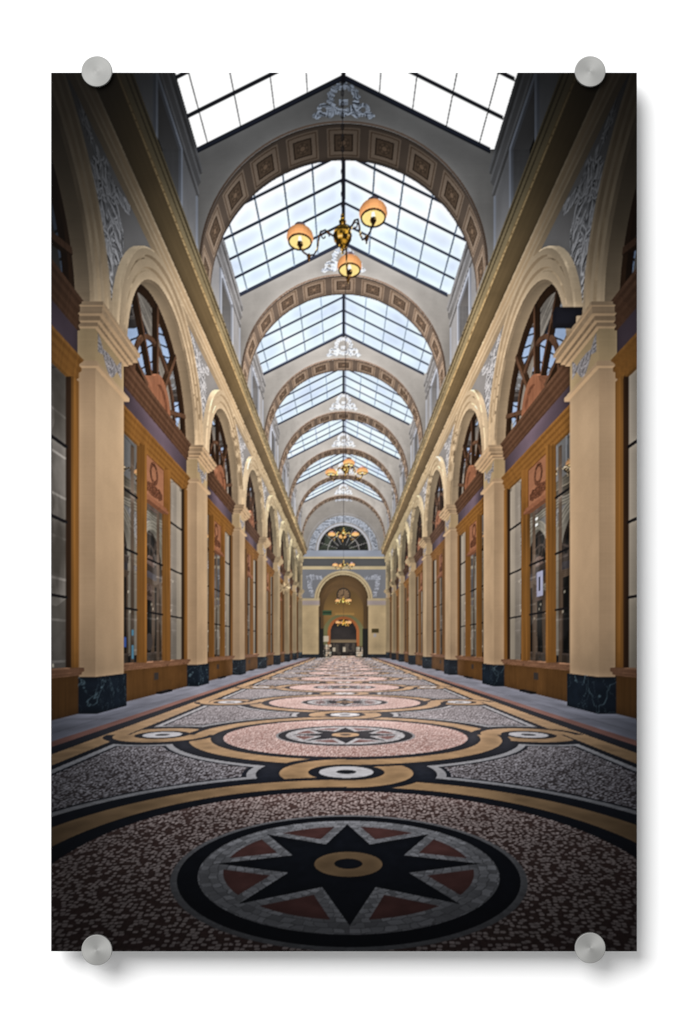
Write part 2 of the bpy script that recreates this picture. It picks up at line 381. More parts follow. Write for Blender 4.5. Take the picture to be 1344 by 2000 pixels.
SSX = 2
cw, ch = (X1-X0)/NX, (Y1-Y0)/NY
gx, gy = np.meshgrid(np.arange(NX*SSX), np.arange(NY*SSX))
jx = np.where(gy % 2 == 0, .25, .75); jy = np.where(gx % 2 == 0, .75, .25)   # rotated-grid samples
PX = (X0 + (gx+jx)*cw/SSX); PY = (Y0 + (gy+jy)*ch/SSX)
Dr = np.stack([(PX-VX)/F, np.ones_like(PX), (VY-PY)/F], -1).reshape(-1, 3)
ln = np.linalg.norm(Dr, axis=1); Dr /= ln[:, None]
hi, hd = trace(np.zeros(3), Dr)
print('primary', time.time()-T0)

# ---- noise helpers
def h32(*a):
    h = np.uint32(2166136261)*np.ones_like(a[0], dtype=np.uint32)
    for v in a:
        h = (h ^ (v.astype(np.int64) & 0xffffffff).astype(np.uint32))*np.uint32(16777619)
        h ^= h >> np.uint32(13); h = h*np.uint32(0x5bd1e995); h ^= h >> np.uint32(15)
    return h.astype(np.float64)/4294967296.0
def vn(x, y, s=0):
    xi = np.floor(x); yi = np.floor(y); fx = x-xi; fy = y-yi
    fx = fx*fx*(3-2*fx); fy = fy*fy*(3-2*fy); S = np.full_like(xi, s)
    a = h32(xi, yi, S); b = h32(xi+1, yi, S); c = h32(xi, yi+1, S); d = h32(xi+1, yi+1, S)
    return (a*(1-fx)+b*fx)*(1-fy)+(c*(1-fx)+d*fx)*fy
def fbm(x, y, s=0, o=4):
    r = 0; a = .5; t = 0
    for i in range(o):
        r = r+a*vn(x*2**i, y*2**i, s+i); t += a; a *= .5
    return r/t
def lin(c): c = np.array(c, float)/255; return np.where(c <= .04045, c/12.92, ((c+.055)/1.055)**2.4)
def sm(a, b, x): t = np.clip((x-a)/(b-a), 0, 1); return t*t*(3-2*t)
def relief(u, v, f, s=0):
    "carved-ornament height: warped ridges"
    wu = u*f + 1.3*vn(u*f*.9, v*f*.9, s+11); wv = v*f + 1.3*vn(u*f*.9+5, v*f*.9, s+12)
    n1 = 1-np.abs(2*vn(wu, wv, s)-1); n2_ = 1-np.abs(2*vn(wu*2.1, wv*2.1, s+3)-1)
    return .65*n1+.35*n2_
def relief_shade(u, v, f, s=0, k=2.2):  # light and shade of carving, painted from the height slope
    e = .12/f
    h0 = relief(u, v, f, s); hv = relief(u, v+e, f, s); hu = relief(u+e, v, f, s)
    return np.clip((.55+.6*h0) * (1 - k*(hv-h0) - .6*k*(hu-h0)), .15, 1.7)
def pebble(u, v, size, s=0):
    x = u/size; y = v/size; xi = np.floor(x); yi = np.floor(y)
    b1 = np.full(x.shape, 9.); b2 = np.full(x.shape, 9.); idv = np.zeros(x.shape)
    S = np.full_like(xi, s)
    for dx in (-1, 0, 1):
        for dy in (-1, 0, 1):
            cx = xi+dx; cy = yi+dy
            px = cx+.15+.7*h32(cx, cy, S); py = cy+.15+.7*h32(cx, cy, S+1)
            d = np.maximum(np.abs(x-px), np.abs(y-py))*.6 + .4*np.hypot(x-px, y-py)
            nr = d < b1
            b2 = np.where(nr, b1, np.minimum(b2, d)); idv = np.where(nr, h32(cx, cy, S+2), idv); b1 = np.where(nr, d, b1)
    return idv, b2-b1, b1

GOLD = lin((174,138,100)); DARK = lin((38,41,50)); WHITE = lin((205,200,200)); REDM = lin((150,98,90)); PINKW = lin((232,208,198)); PINKR = lin((176,128,116)); GREYP = lin((125,112,112)); GREYW = lin((190,182,184))
PER = 1.08; AS = .942; S0 = .691
def floor_col(P):
    x = P[:, 0]-.006; Dd = P[:, 1]; v = (Dd-S0)/AS
    n = len(x); C = np.zeros((n, 3))
    vm = (v+PER/2) % PER - PER/2; vs = (v) % PER - PER/2
    r = np.hypot(x, vm); ax = np.abs(x)
    rs = np.hypot(x, vs); rd = np.hypot(ax-.56, vm)
    far = sm(1.1, 3.2, Dd)[:, None]
    # pebbles: outer field (grey) and medallion (pink)
    sz = .0060
    idv, ed, b1_ = pebble(x+.004*vn(x*60, v*60, 5), v, sz, 3)
    mort = sm(.0, .16, ed)[:, None]
    tone = (.86+.28*h32(np.floor(idv*1e4), np.floor(idv*7919)))[:, None]
    w = ((idv < .60) & (b1_ < .40) & (ed > .07))[:, None]
    near_ = (1-sm(.8, 1.5, Dd))[:, None]; pm_ = (PINKW*.46+PINKR*.54)*(.8-.35*near_); pink = np.where(w, PINKW, PINKR*(1-.62*near_))*tone; grey = np.where(((idv < .55) & (b1_ < .40))[:, None], GREYW, GREYP*.62)*tone
    pink = (pink*.8+pm_*.2)*(.6+.4*mort); grey = grey*(.55+.45*mort)
    pm = (PINKW*.46+PINKR*.54)*.86; gm = (GREYW*.42+GREYP*.5)*.84
    pink = pink*(1-.65*far)+pm*.65*far; grey = grey*(1-.65*far)+gm*.65*far
    # slabs beyond the mosaic
    slab = lin((122,122,132))*(.75+.5*fbm(x*18, Dd*6, 9)[:, None])
    jn = (np.abs((Dd/.52) % 1-.5) > .485) | (np.abs(ax-.915) < .003)
    slab = np.where(jn[:, None], slab*.75, slab)
    redb = lin((140,96,84))*(.8+.4*fbm(x*25, Dd*9, 8)[:, None])
    gold = GOLD*(.72+.5*fbm(x*26, v*26, 4)[:, None]); dark = DARK*(.8+.5*fbm(x*90, v*60, 6)[:, None])
    C[:] = slab
    C = np.where(((ax < .835))[:, None], redb, C)
    C = np.where((ax < .79)[:, None], dark, C)
    C = np.where((ax < .735)[:, None], gold, C)
    C = np.where((ax < .668)[:, None], dark, C)
    d = np.minimum(np.minimum(r-.493, rs-.176), np.minimum(rd-.176, .66-ax))
    infield = (ax < .668)
    blk = (h32(np.floor(x/.011), np.floor(v/.011))*.25+.82)[:, None]
    fieldc = np.where((d > .046)[:, None], grey, np.where((d > .036)[:, None], dark*1.3, np.where((d > .017)[:, None], WHITE*.62*blk, dark)))
    C = np.where((infield & (d > 0))[:, None], fieldc, C)
    # small rings (centre line and sides): loops of gold around a white eye
    def eye(C, q, cond, over):
        g = (q < .143) & (q > .082) & cond
        C = np.where(((q < .170) & cond)[:, None], dark, C)
        C = np.where(g[:, None], gold, C)
        return C
    big = lambda C, cond: np.where(((r < .463) & (r > .403) & cond)[:, None], gold, np.where(((r < .488) & (r > .363) & cond)[:, None], dark, C))
    tr = np.ones(n, bool)
    C = big(C, tr)
    # over-under weave: the small loop passes over on one side, under on the other
    ovs = (x*np.sign(vs) < 0)
    C = eye(C, rs, (rs < .170) & ((r > .488) | ovs), 1)
    C = big(C, (rs < .18) & ~ovs & (rs > .08))
    ovd = ((x*vm) > 0)
    C = eye(C, rd, ((r > .488) & (ax < .66)) | ((rd < .170) & ovd & (ax < .735)), 1)
    for q in (rs, rd):
        C = np.where((q < .082)[:, None], dark, C)
        C = np.where((q < .058)[:, None], WHITE*blk, C)
        C = np.where((q < .022)[:, None], dark, C)
    # medallion
    C = np.where((r < .366)[:, None], pink, C)
    C = np.where((r < .212)[:, None], WHITE*.45*tone, C)
    C = np.where((r < .2045)[:, None], dark*.8, C)
    C = np.where((r < .181)[:, None], WHITE*.4, C)
    th = np.arctan2(x, vm)
    # blocks of white tile around and along the star
    rj = r+.0018*(vn(x*160, v*160, 61)-.5)*2; thj = th+.05*(vn(x*120, v*120, 62)-.5)
    aa = (thj/(2*PI)*84+.35*np.floor(rj/.0105)) % 1; rr_ = (rj/.0105) % 1
    tile = ((aa > .08) & (rr_ > .12))
    tcol = WHITE*(.48+.42*h32(np.floor(thj/(2*PI)*84+.35*np.floor(rj/.0105)), np.floor(rj/.0105)))[:, None]
    C = np.where(((r < .181) & tile)[:, None], tcol, C)
    # star polygon
    t8 = (th % (PI/4)); t8 = np.minimum(t8, PI/4-t8)       # 0 at a tip
    Rt, Rn = .164, .078
    tip = (Rt, 0.0); nt = (Rn*math.cos(PI/8), Rn*math.sin(PI/8))
    px = r*np.cos(t8); py = r*np.sin(t8)
    ex, ey = nt[0]-tip[0], nt[1]-tip[1]; L = math.hypot(ex, ey)
    sd = ((px-tip[0])*ey-(py-tip[1])*ex)/L                 # signed: one side is inside
    sref = ((0-tip[0])*ey-(0-tip[1])*ex)/L
    sd = sd*np.sign(sref)
    redc = REDM*(.55+.45*fbm(x*55, v*55, 2)[:, None])
    C = np.where(((sd < -.014) & (r < .152) & (r > .088))[:, None], redc, C)
    C = np.where(((sd > 0) & (r < Rt))[:, None], dark*.8, C)
    C = np.where((r < .042)[:, None], gold, C); C = np.where((r < .0175)[:, None], dark, C)
    wear = (.86+.28*fbm(x*5, Dd*3, 77))[:, None]
    return C*wear

NAMES = {v: k for k, v in mats.items()}
BASE = {
 'cream': (222,196,160), 'creamdark': (140,116,84), 'olive': (152,130,94), 'gilt': (208,178,128), 'olive2': (150,132,98), 'attic': (152,148,146), 'recess': (34,30,30),
 'atticlight': (172,174,182), 'plaster': (234,202,162), 'marble': (34,44,56), 'necking': (214,188,144), 'spandrel': (162,157,153), 'wooddark': (84,58,38),
 'wood': (172,120,60), 'woodred': (122,88,66), 'terracotta': (170,114,84), 'purple': (114,98,110), 'iron': (40,38,42), 'sill': (160,118,90), 'dado': (128,90,50), 'vent': (84,78,76),
 'diaph': (146,140,133), 'soffit': (134,114,98), 'brownedge': (104,82,66), 'rail': (56,62,80), 'purlin': (176,196,216), 'floor': (100,100,100), 'wreathpanel': (184,128,96),
 'endspan': (124,128,136), 'darkband': (96,98,100), 'parapet': (142,150,164), 'relring': (146,152,162), 'endglass': (34,36,34), 'vault': (92,70,42), 'backwall': (124,98,56), 'jamb': (26,26,26),
 'vaultlight': (150,120,70), 'palegreen': (104,108,80), 'orange': (150,88,44), 'doorglass': (34,30,34), 'lintel': (110,98,84), 'rack': (120,120,130), 'paper': (170,168,172), 'plaque': (92,80,34),
 'greensign': (50,88,66), 'clockface': (120,100,84), 'blackbox': (34,34,42), 'bluecard': (70,110,200), 'tealcard': (90,150,180), 'noticewhite': (190,196,226), 'necking2': (160,150,150),
 'brass': (216,164,56), 'brassdark': (140,96,34), 'chain': (66,62,66), 'chimney': (150,132,140), 'shade': (255,172,104), 'rim': (70,44,18), 'inner': (255,214,130), 'bulb': (255,255,225), 'sky': (255,255,255), 'glass': (60,60,58), 'glassup': (52,54,58)}
EMIT = {'sky', 'inner', 'bulb', 'shade'}
def albedo(mi, P, N, fi):
    n = len(mi); C = np.zeros((n, 3))
    x, y, z = P[:, 0], P[:, 1], P[:, 2]
    for name, m in mats.items():
        q = np.nonzero(mi == m)[0]
        if not len(q): continue
        xx, yy, zz = x[q], y[q], z[q]; nn = N[q]
        c = np.repeat(lin(BASE[name])[None], len(q), 0)
        if name == 'floor': c = floor_col(P[q])
        elif name in ('plaster', 'dado', 'attic', 'diaph', 'cream', 'olive', 'olive2', 'necking', 'purple'):
            c = c*(.86+.28*fbm((yy+xx)*5+40, zz*5+40, 31))[:, None]*(.97+.06*h32(np.floor(yy*900), np.floor(zz*900)))[:, None]
        if name in ('plaster','cream'): c = c*(1-sm(3.5, 11, yy)[:, None]*np.array([.30,.22,.26]))
        if name == 'plaster': c = c*(1-.10*sm(.2, -.12, zz)*fbm(yy*9, zz*4, 8))[:, None]
        if name in ('wood', 'wooddark', 'woodred', 'terracotta', 'sill', 'dado'):
            c = c*(.8+.4*fbm((yy+xx)*120, zz*4, 21))[:, None]
        if name == 'purple': kb = np.floor((yy-pf(-1))/PITCH); t = yy-(pf(-1)+kb*PITCH+.635); c = c*(.72+.7*np.exp(-((t-.1+.5*(zz-1.2))/.3)**2))[:, None]  # soft sheen painted into the fascia colour
        if name == 'dado': c = c*(.85+.3*fbm(yy*10, zz*14, 5))[:, None]
        if name == 'marble':
            w = fbm(yy*9+xx*7, zz*9, 3)*2.4
            vein = np.abs(fbm(yy*6+xx*8+w, zz*5+w, 13, 5)-.5); v2 = np.abs(fbm(yy*14+w, zz*9-w+xx*14, 17, 4)-.5)
            k_ = (1-sm(0, .018, vein))*.6+(1-sm(0, .010, v2))*.35
            c = c*(.6+.8*fbm(yy*20, zz*20, 9))[:, None]*(1-k_[:, None])+lin((110,135,145))*k_[:, None]
        if name == 'necking' or name == 'necking2':
            kb = np.floor((yy-pn(-1))/PITCH+.05); t = yy-(pn(-1)+kb*PITCH+.145)
            if name == 'necking2': t = (np.abs(xx)-.82)*1.0
            env = (np.abs(t) < .12) & (np.abs(zz-1.225+.02*np.cos(t*25)) < .012+.032*np.abs(np.cos(t*22))) & ((np.abs(nn[:, 0]) > .5) | (name == 'necking2'))
            rs_ = relief_shade(t, zz, 55, 3)
            c = np.where(env[:, None], lin((186,182,184))*rs_[:, None], c)
        if name == 'spandrel':
            kb = np.floor((yy-pn(-1)+.6)/PITCH); t = yy-(pn(-1)+kb*PITCH+.145); at = np.abs(t)
            zr = (zz-1.40)
            wmid = .022+.075*sm(.06, .30, zr)+.03*sm(.3, .42, zr)-.07*sm(.5, .66, zr)
            wob = .026*(vn(zz*22, t*9+1, 4)-.5)*2
            gap_ = .78-np.sqrt(np.clip(.5625-np.clip(zz-1.36, 0, .75)**2, 0, None))
            wid = np.minimum(.032+.85*(gap_-.03), .185)*(1-.7*sm(.50, .69, zr))+wob*1.3
            body = (at < wid) & (zr > .0) & (zr < .69) & (vn(t*40+9, zz*32, 15) > .17)
            arm = (np.abs(zr-.40+.25*at+.0*t) < .04+.03*vn(t*25, zz*9, 6)) & (at < .22)
            arm2 = (np.abs(zr-.60-.3*at) < .02+.02*vn(t*25, zz*9, 9)) & (at < .26+.0*t)
            drum = np.hypot(at-.085, zr-.36) < .05
            zz0 = (np.hypot(at-.03, zr-.14) < .04) | (np.hypot(at-.01, zr-.06) < .028); body = body | zz0
            m_ = body | arm | arm2 | drum
            rs_ = np.clip(relief_shade(t, zz, 23, 7, 3.4)*(.6+.4*relief_shade(t, zz, 50, 9, 2.0))*1.15, .10, 1.5)
            rs_ = np.where(drum & ~body, .75+.5*sm(-.05, .05, zr-.36), rs_)
            # the carving's light and shade are painted in from its height pattern
            c = np.where(m_[:, None], lin((184,181,180))*rs_[:, None], c*(.92+.1*fbm(yy*9, zz*9, 2))[:, None])
        if name == 'diaph':
            r1 = np.hypot(xx, zz-3.742); ring_ = np.abs(r1-.090) < .022+.006*np.sin(14*np.arctan2(xx, zz-3.742))
            ax_ = np.abs(xx); sc = (np.abs(np.hypot(ax_-.135, zz-3.668)-.032) < .014); leaf = (ax_ < .215) & (np.abs(zz-3.637+.1*(ax_-.1)) < .014+.012*np.cos(ax_*70)); cen = (ax_ < .03) & (np.abs(zz-3.72) < .02); tail = (ax_ < .09) & (np.abs(zz-3.655) < .02)
            m_ = (ring_ | sc | leaf | cen | tail) & (np.abs(nn[:, 1]) > .5)
            rs_ = relief_shade(xx, zz, 34, 19, 4.0)
            c = np.where(m_[:, None], lin((176,180,188))*rs_[:, None], c)
        if name == 'soffit':
            th = np.arctan2(xx, zz-2.60); kb = np.floor((yy-pn(-1)+.3)/PITCH); t = (yy-(pn(-1)+kb*PITCH+.145))/.145
            st = .302; tt = (th+st/2) % st-st/2; u = tt*.975/.145
            mx = np.maximum(np.abs(u), np.abs(t)); rr_ = np.hypot(u, t)
            c = np.where((mx < .80)[:, None], lin((174,150,128)), c)
            c = np.where(((mx < .72) & (mx > .66))[:, None], lin((132,102,78)), c)
            c = np.where(((mx < .47) & (mx > .40))[:, None], lin((88,66,50)), c)
            inn = mx < .40
            pet = .5+.5*np.cos(6*np.arctan2(t, u))
            ros = np.where(rr_ < .12, 1.2, np.where(rr_ < .34, .55+.6*pet*np.sin(rr_*22)**2, .75))
            c = np.where(inn[:, None], lin((150,122,98))*ros[:, None], c)
            c = np.where((np.abs(t) > .93)[:, None], lin((112,90,74)), c)
        if name == 'wreathpanel':
            kb = np.floor((yy-pf(-1))/PITCH); t = yy-(pf(-1)+kb*PITCH+.635)
            rr_ = np.hypot(t/.055, (zz-.985)/.052); ring_ = np.abs(rr_-1) < .26
            sw = (np.abs(zz-.888) < .030-.012*(np.abs(t)/.14)+.014*vn(t*60, zz*9, 5)) & (np.abs(t) < .145)
            rs_ = relief_shade(t, zz, 48, 23, 2.5)
            edge_ = (np.abs(t) > .165) | (zz < .84) | (zz > 1.055)
            c = np.where((ring_ | sw)[:, None], lin((150,98,72))*rs_[:, None]*.8, c*(.85+.2*fbm(t*20, zz*60, 3))[:, None])
            c = np.where(edge_[:, None], lin((140,86,46)), c)
        if name == 'endspan':
            ax_ = np.abs(xx); fig = (np.abs(ax_-.80-.04*np.sin(zz*9)) < .055) & (zz > 1.25) & (zz < 1.80); wing = (np.abs(zz-1.72) < .05) & (ax_ > .52) & (ax_ < .92)
            c = np.where((fig | wing)[:, None], lin((150,156,168))*relief_shade(xx, zz, 16, 5, 2)[:, None], c)
        if name == 'relring': c = c*relief_shade(xx, zz, 14, 8, 1.6)[:, None]
        if name == 'endglass': c = c*(.4+1.4*fbm(xx*8, zz*8, 4))[:, None]+lin((60,72,52))*(fbm(xx*5, zz*7, 9) > .62)[:, None]*.6
        if name == 'backwall': c = c*(.55+.7*np.exp(-((xx/.7)**2+((zz-.95)/.5)**2)))[:, None]
        if name == 'doorglass': c = c*(.4+1.8*fbm(xx*3+2, zz*4, 44))[:, None]+lin((70,68,66))*((zz < .12) & (fbm(xx*9, zz*9, 41) > .42))[:, None]*.7
        if name == 'rack':
            cid = h32(np.floor(xx/.045), np.floor(zz/.06)); c2 = h32(np.floor(xx/.045), np.floor(zz/.06), np.full_like(xx, 3.))
            c = lin((210,205,210))*(cid*.9+.05)[:, None]*np.stack([1+.3*(c2-.5), np.ones_like(c2), 1-.2*(c2-.5)], -1)
            c = np.where((((xx/.045) % 1 < .15) | ((zz/.06) % 1 < .2))[:, None], lin((34,34,38)), c)
        if name == 'clockface':
            dx = (xx-0)*F/(D+.41); dz = (zz)*F/(D+.41)-(VY-1162); rr_ = np.hypot(dx, dz); an = np.arctan2(dx, dz)
            tick = (rr_ > 8.6) & (rr_ < 10.6) & ((an/(PI/6)+.12) % 1 < .24)
            hand = ((np.abs(dx-.1*dz) < .7) & (dz > 0) & (dz < 8)) | ((np.abs(dz-.25*dx) < .8) & (dx < 0) & (dx > -6))
            c = np.where((tick | hand)[:, None], lin((50,40,36)), c)
        if name == 'greensign':
            c = np.where((np.abs(zz*F/(D+.2)-(VY-1196.5)) < .9)[:, None], lin((20,34,28)), c)
        if name == 'vault': c = c*(.75+.4*fbm(yy*2, zz*3+xx*3, 6))[:, None]
        if name in ('brass', 'brassdark'):
            g = .5+.5*nn[:, 2]; s_ = vn(nn[:, 0]*3.2+5, nn[:, 2]*3.6+zz*60, 3)
            c = c*(.12+1.5*sm(.42, .72, s_)+.9*sm(.75, 1, g))[:, None] + lin((255,240,190))*(sm(.74, .82, s_)*.95)[:, None]  # reflections and glints painted into the brass by surface direction
        if name == 'shade':
            c = lin((250,176,114))*(.86-.30*nn[:, 2:3])*(1-.25*np.abs(nn[:, 0:1])); c = np.where((yy > 5)[:, None], c*1.25+np.array([.06,.03,.0]), c)
        if name == 'inner': c = lin((255,206,132))*(.95+.15*fbm(xx*60,zz*60,3))[:, None]
        if name == 'bulb': c = np.ones((len(q), 3))*np.array([1.2, 1.15, .9])
        if name == 'sky':
            far = sm(3.6, 5.2, yy)
            cl = fbm(xx*3+9, yy*2.2, 51)
            b_ = lin((216,230,250))*(.86+.42*(cl-.2))[:, None]
            c = np.ones((len(q), 3))*1.02*(1-far[:, None])+b_*far[:, None]
        C[q] = c
    return C
def eapprox(P, N):
    z = P[:, 2]
    e = .62+.16*np.clip(z/3, 0, 1)+.32*N[:, 2]
    e = np.where(P[:, 1] > 13.85, .35, e)
    return np.clip(e, .12, 1.2)

def facing(fi, Dd):
    N = NRM[fi].copy(); s = np.sign((N*Dd).sum(1)); s[s == 0] = 1
    return N*(-s)[:, None]
hit = hi >= 0
Pp = Dr*hd[:, None]
MI = np.where(hit, MATA[hi], mat('floor')); N = facing(hi, Dr)

# ---- gathered light: hemisphere rays on a coarse lattice, then edge-aware smoothing
q4 = 4                                            # one gather point per 4x4 samples (2x2 cells)
H, W = gx.shape
sel = (np.arange(H//q4)[:, None]*q4+1)*W + (np.arange(W//q4)[None, :]*q4+1)
hh, ww = sel.shape; sel = sel.ravel()
gP = Pp[sel]; gN = N[sel]; gM = MI[sel]
NR = 14
em = np.isin(gM, [mats[n] for n in EMIT])
need = np.nonzero(~em)[0]
acc = np.zeros((len(sel), 3))
tan = np.cross(gN, np.where(np.abs(gN[:, 2:3]) < .9, np.array([[0,0,1.]]), np.array([[1.,0,0]]))); tan /= np.linalg.norm(tan, axis=1)[:, None]+1e-9
bit = np.cross(gN, tan)
SKYM = mats['sky']; GL = [mats['glass'], mats['glassup']]
u0 = rng.random((len(need), 2))
for j in range(NR):
    u1 = (u0[:, 0]+j/NR) % 1; u2 = (u0[:, 1]+j*.61803398) % 1
    r = np.sqrt(u1); ph = 2*PI*u2; zc = np.sqrt(1-u1)
    d = tan[need]*(r*np.cos(ph))[:, None]+bit[need]*(r*np.sin(ph))[:, None]+gN[need]*zc[:, None]
    o = gP[need]+gN[need]*.002
    ii, dd = trace(o, d)
    m2 = np.where(ii >= 0, MATA[ii], -1)
    Pq = o+d*dd[:, None]; Nq = facing(np.maximum(ii, 0), d)
    base = np.array([lin(BASE[NAMES[i]]) if NAMES[i] != 'floor' else lin((150,128,118)) for i in range(len(mats))])
    L = base[np.maximum(m2, 0)]*eapprox(Pq, Nq)[:, None]
    L[m2 == SKYM] = (3.1, 3.25, 3.5)
    L[ii < 0] = (.35, .35, .38)
    acc[need] += L/NR
print('gather', time.time()-T0)
E = acc.reshape(hh, ww, 3); Pi = gP.reshape(hh, ww, 3); Ni = gN.reshape(hh, ww, 3); ok = (~em).reshape(hh, ww).astype(float)
dep = Pi[..., 1]
def shift(a, dy, dx):
    b = np.empty_like(a); ys = np.clip(np.arange(hh)+dy, 0, hh-1); xs = np.clip(np.arange(ww)+dx, 0, ww-1)
    return a[ys][:, xs]
for step in (1, 2, 4, 7):
    num = E*ok[..., None]*1.0; den = ok.copy()
    for dy in (-2, -1, 0, 1, 2):
        for dx in (-2, -1, 0, 1, 2):
            if dx == 0 and dy == 0: continue
            P2 = shift(Pi, dy*step, dx*step); N2 = shift(Ni, dy*step, dx*step)
            w = np.exp(-((N2-Ni)**2).sum(-1)/.05)*np.exp(-np.abs(((P2-Pi)*Ni).sum(-1))/(.004*dep+.006))*np.exp(-((P2-Pi)**2).sum(-1)/(.02*dep*step+.02)**2*.5)*shift(ok, dy*step, dx*step)*math.exp(-(dx*dx+dy*dy)/4)
            num += shift(E, dy*step, dx*step)*w[..., None]; den += w
    E = np.where(den[..., None] > 1e-6, num/np.maximum(den, 1e-6)[..., None], E)
# upsample to every sample
sy = gy.ravel(); sx = gx.ravel()
num = np.zeros((len(Dr), 3)); den = np.full(len(Dr), 1e-6)
fy = (sy-1)/q4; fx = (sx-1)/q4; iy0 = np.floor(fy).astype(int); ix0 = np.floor(fx).astype(int)
for dy in (0, 1):
    for dx in (0, 1):
        iy = np.clip(iy0+dy, 0, hh-1); ix = np.clip(ix0+dx, 0, ww-1)
        wb = (1-np.abs(fy-(iy0+dy)))*(1-np.abs(fx-(ix0+dx)))+.02
        P2 = Pi[iy, ix]; N2 = Ni[iy, ix]
        w = wb*(np.exp(-((N2-N)**2).sum(-1)/.08)*np.exp(-np.abs(((P2-Pp)*N).sum(-1))/(.004*Pp[:, 1]+.01))+1e-5)*(ok[iy, ix]+1e-4)
        num += E[iy, ix]*w[:, None]; den += w
ES = num/den[:, None]
print('E median', np.median(ES, 0), time.time()-T0)

# ---- inks
COL = albedo(MI, Pp, N, hi)
emS = np.isin(MI, [mats[n] for n in EMIT])
for nme in ('plaster','diaph','spandrel','floor','attic','wood','dado','cream','olive','soffit','purple'):
    q_ = (MI == mats[nme]) & (Pp[:, 1] < 8); print(nme, np.round(np.median(ES[q_], 0), 3))
ES = ES*.32+ES.mean(1, keepdims=True)*.68
ES = np.where((Pp[:, 1] > 13.85)[:, None], np.array([1.12,1.0,.74])*.44, ES)
ES = np.where(np.isin(MI, [mats['plaster'], mats['cream']])[:, None], ES**1.2*1.06, ES)
dn_ = np.clip(-N[:, 2:3], 0, 1)
soft = np.isin(MI, [mats[n] for n in ('diaph', 'floor', 'attic', 'atticlight', 'marble', 'soffit', 'rail', 'purlin')])[:, None]
EE = np.where(soft, ES**.78, .50*(ES/.42)**1.25)
LIT = np.where(emS[:, None], COL, COL*(EE*1.28+.04+.20*dn_)*1.1)
# sheen painted onto the mosaic, imitating far daylight at a grazing angle
fl_ = MI == mats['floor']
LIT[fl_] = LIT[fl_]*1.02+ (np.array([.125,.108,.106])*(np.exp(-(Pp[fl_][:, 0:1]/.75)**2)*sm(1.0, 2.2, Pp[fl_][:, 1:2])*(.4+1.2*fbm(Pp[fl_][:, 0]*7, Pp[fl_][:, 1]*1.5, 91))[:, None]))
# window glass mirrors the arcade
gq = np.nonzero(np.isin(MI, GL))[0]
dG = Dr[gq]; nG = N[gq]
rd_ = dG-2*(dG*nG).sum(1)[:, None]*nG
rd_[:, 2] += np.where(MI[gq] == mats['glassup'], .10, 0)+.006*(vn(Pp[gq, 1]*9, Pp[gq, 2]*9, 3)-.5); rd_[:, 1] += .006*(vn(Pp[gq, 1]*9, Pp[gq, 2]*9, 4)-.5)
og = Pp[gq]+nG*.001; og = og+rd_*(np.where(MI[gq] == mats['glassup'], .088, .03)/np.maximum(np.abs(rd_[:, 0]), .05))[:, None]
ii, dd = trace(og, rd_)
Pq = og+rd_*dd[:, None]; mq = np.where(ii >= 0, MATA[ii], mats['recess']); Nq = facing(np.maximum(ii, 0), rd_)
cq = albedo(mq, Pq, Nq, ii); eq = eapprox(Pq, Nq)
isem = np.isin(mq, [mats[n] for n in EMIT]); isgl = np.isin(mq, GL)
Lr = np.where(isem[:, None], cq*np.array([.74,.84,.98]), cq*eq[:, None]*.9); Lr[isgl] *= .3; lum_ = Lr.mean(1, keepdims=True); Lr = np.where(isem[:, None], Lr, Lr*.5+lum_*.5)
yy, zz = Pp[gq, 1], Pp[gq, 2]; up = MI[gq] == mats['glassup']
# dim shop interior: shelves, cloth and boards in blotches
inte = lin((84,80,76))*(.06+1.3*sm(.35,.8,fbm(yy*8, zz*2.6, 71)))[:, None]+lin((64,60,58))*sm(.5,.7,fbm(yy*6,zz*9,73))[:, None]*.6
shelf = ((zz*6.3+h32(np.floor(yy*4), np.floor(yy*4))) % 1 < .06); inte = np.where(shelf[:, None], inte*2.2, inte)
obj_ = h32(np.floor(yy*9+.4*vn(yy*20,zz*20,1)), np.floor(zz*5+.4*vn(yy*9,zz*9,2))); inte = inte*(.6+.8*(obj_ > .6))[:, None]
spk = (h32(np.floor(yy*90), np.floor(zz*80)) > .996) & (zz < .5); inte = np.where(spk[:, None], lin((200,190,170)), inte)
kb = np.floor((yy-pf(-1))/PITCH); tb = yy-(pf(-1)+kb*PITCH+.635)
board = (tb > .47) & (~up) & ((yy > 2.3) | (Pp[gq, 0] > 0)); inte = np.where(board[:, None], lin((120,110,92))*(.7+.3*sm(-.1, 1, zz))[:, None], inte)
inte = np.where(up[:, None], lin((58,56,58)), inte)
Rf = np.where(up, .62, .36+.24*sm(.1, .7, zz))
Rf = np.where((yy < 2.3) & (Pp[gq, 0] < 0), .16, Rf)
LIT[gq] = Lr*Rf[:, None]+inte*(1-Rf)[:, None]*.8
# printed photograph's own look: bright veil in the depth, darkened towards top and bottom
v = Pp[:, 1]
veil = np.clip((v-5)/14, 0, .045)[:, None]*(MI != mats['sky'])[:, None]
LIT = LIT*(1-veil)+veil*np.array([.42,.40,.40])
px, py = PX.ravel(), PY.ravel()
dyv = np.where(py < 1000, (py-1000)/900, (py-1000)/900); qv = np.hypot((px-VX)/1080, dyv)
vg = np.interp(qv, [0, .42, .52, .62, .70, .80, .90, 1.0, 1.15], [1.0, .98, .84, .56, .34, .17, .095, .05, .02])
vb = np.interp(qv, [0, .36, .46, .54, .62, .70, .80, .90, 1.0, 1.15], [1.0, 1.0, .92, .74, .46, .22, .105, .055, .035, .02])
vg = np.where(py < 1000, vg**(.92+.36*sm(200, 520, np.abs(px-VX))), vb)
skyv = np.where(emS, 1.0, vg)
cool = (1-skyv)[:, None]*np.array([-.10,0,.12])+1
LIT = LIT*skyv[:, None]*cool
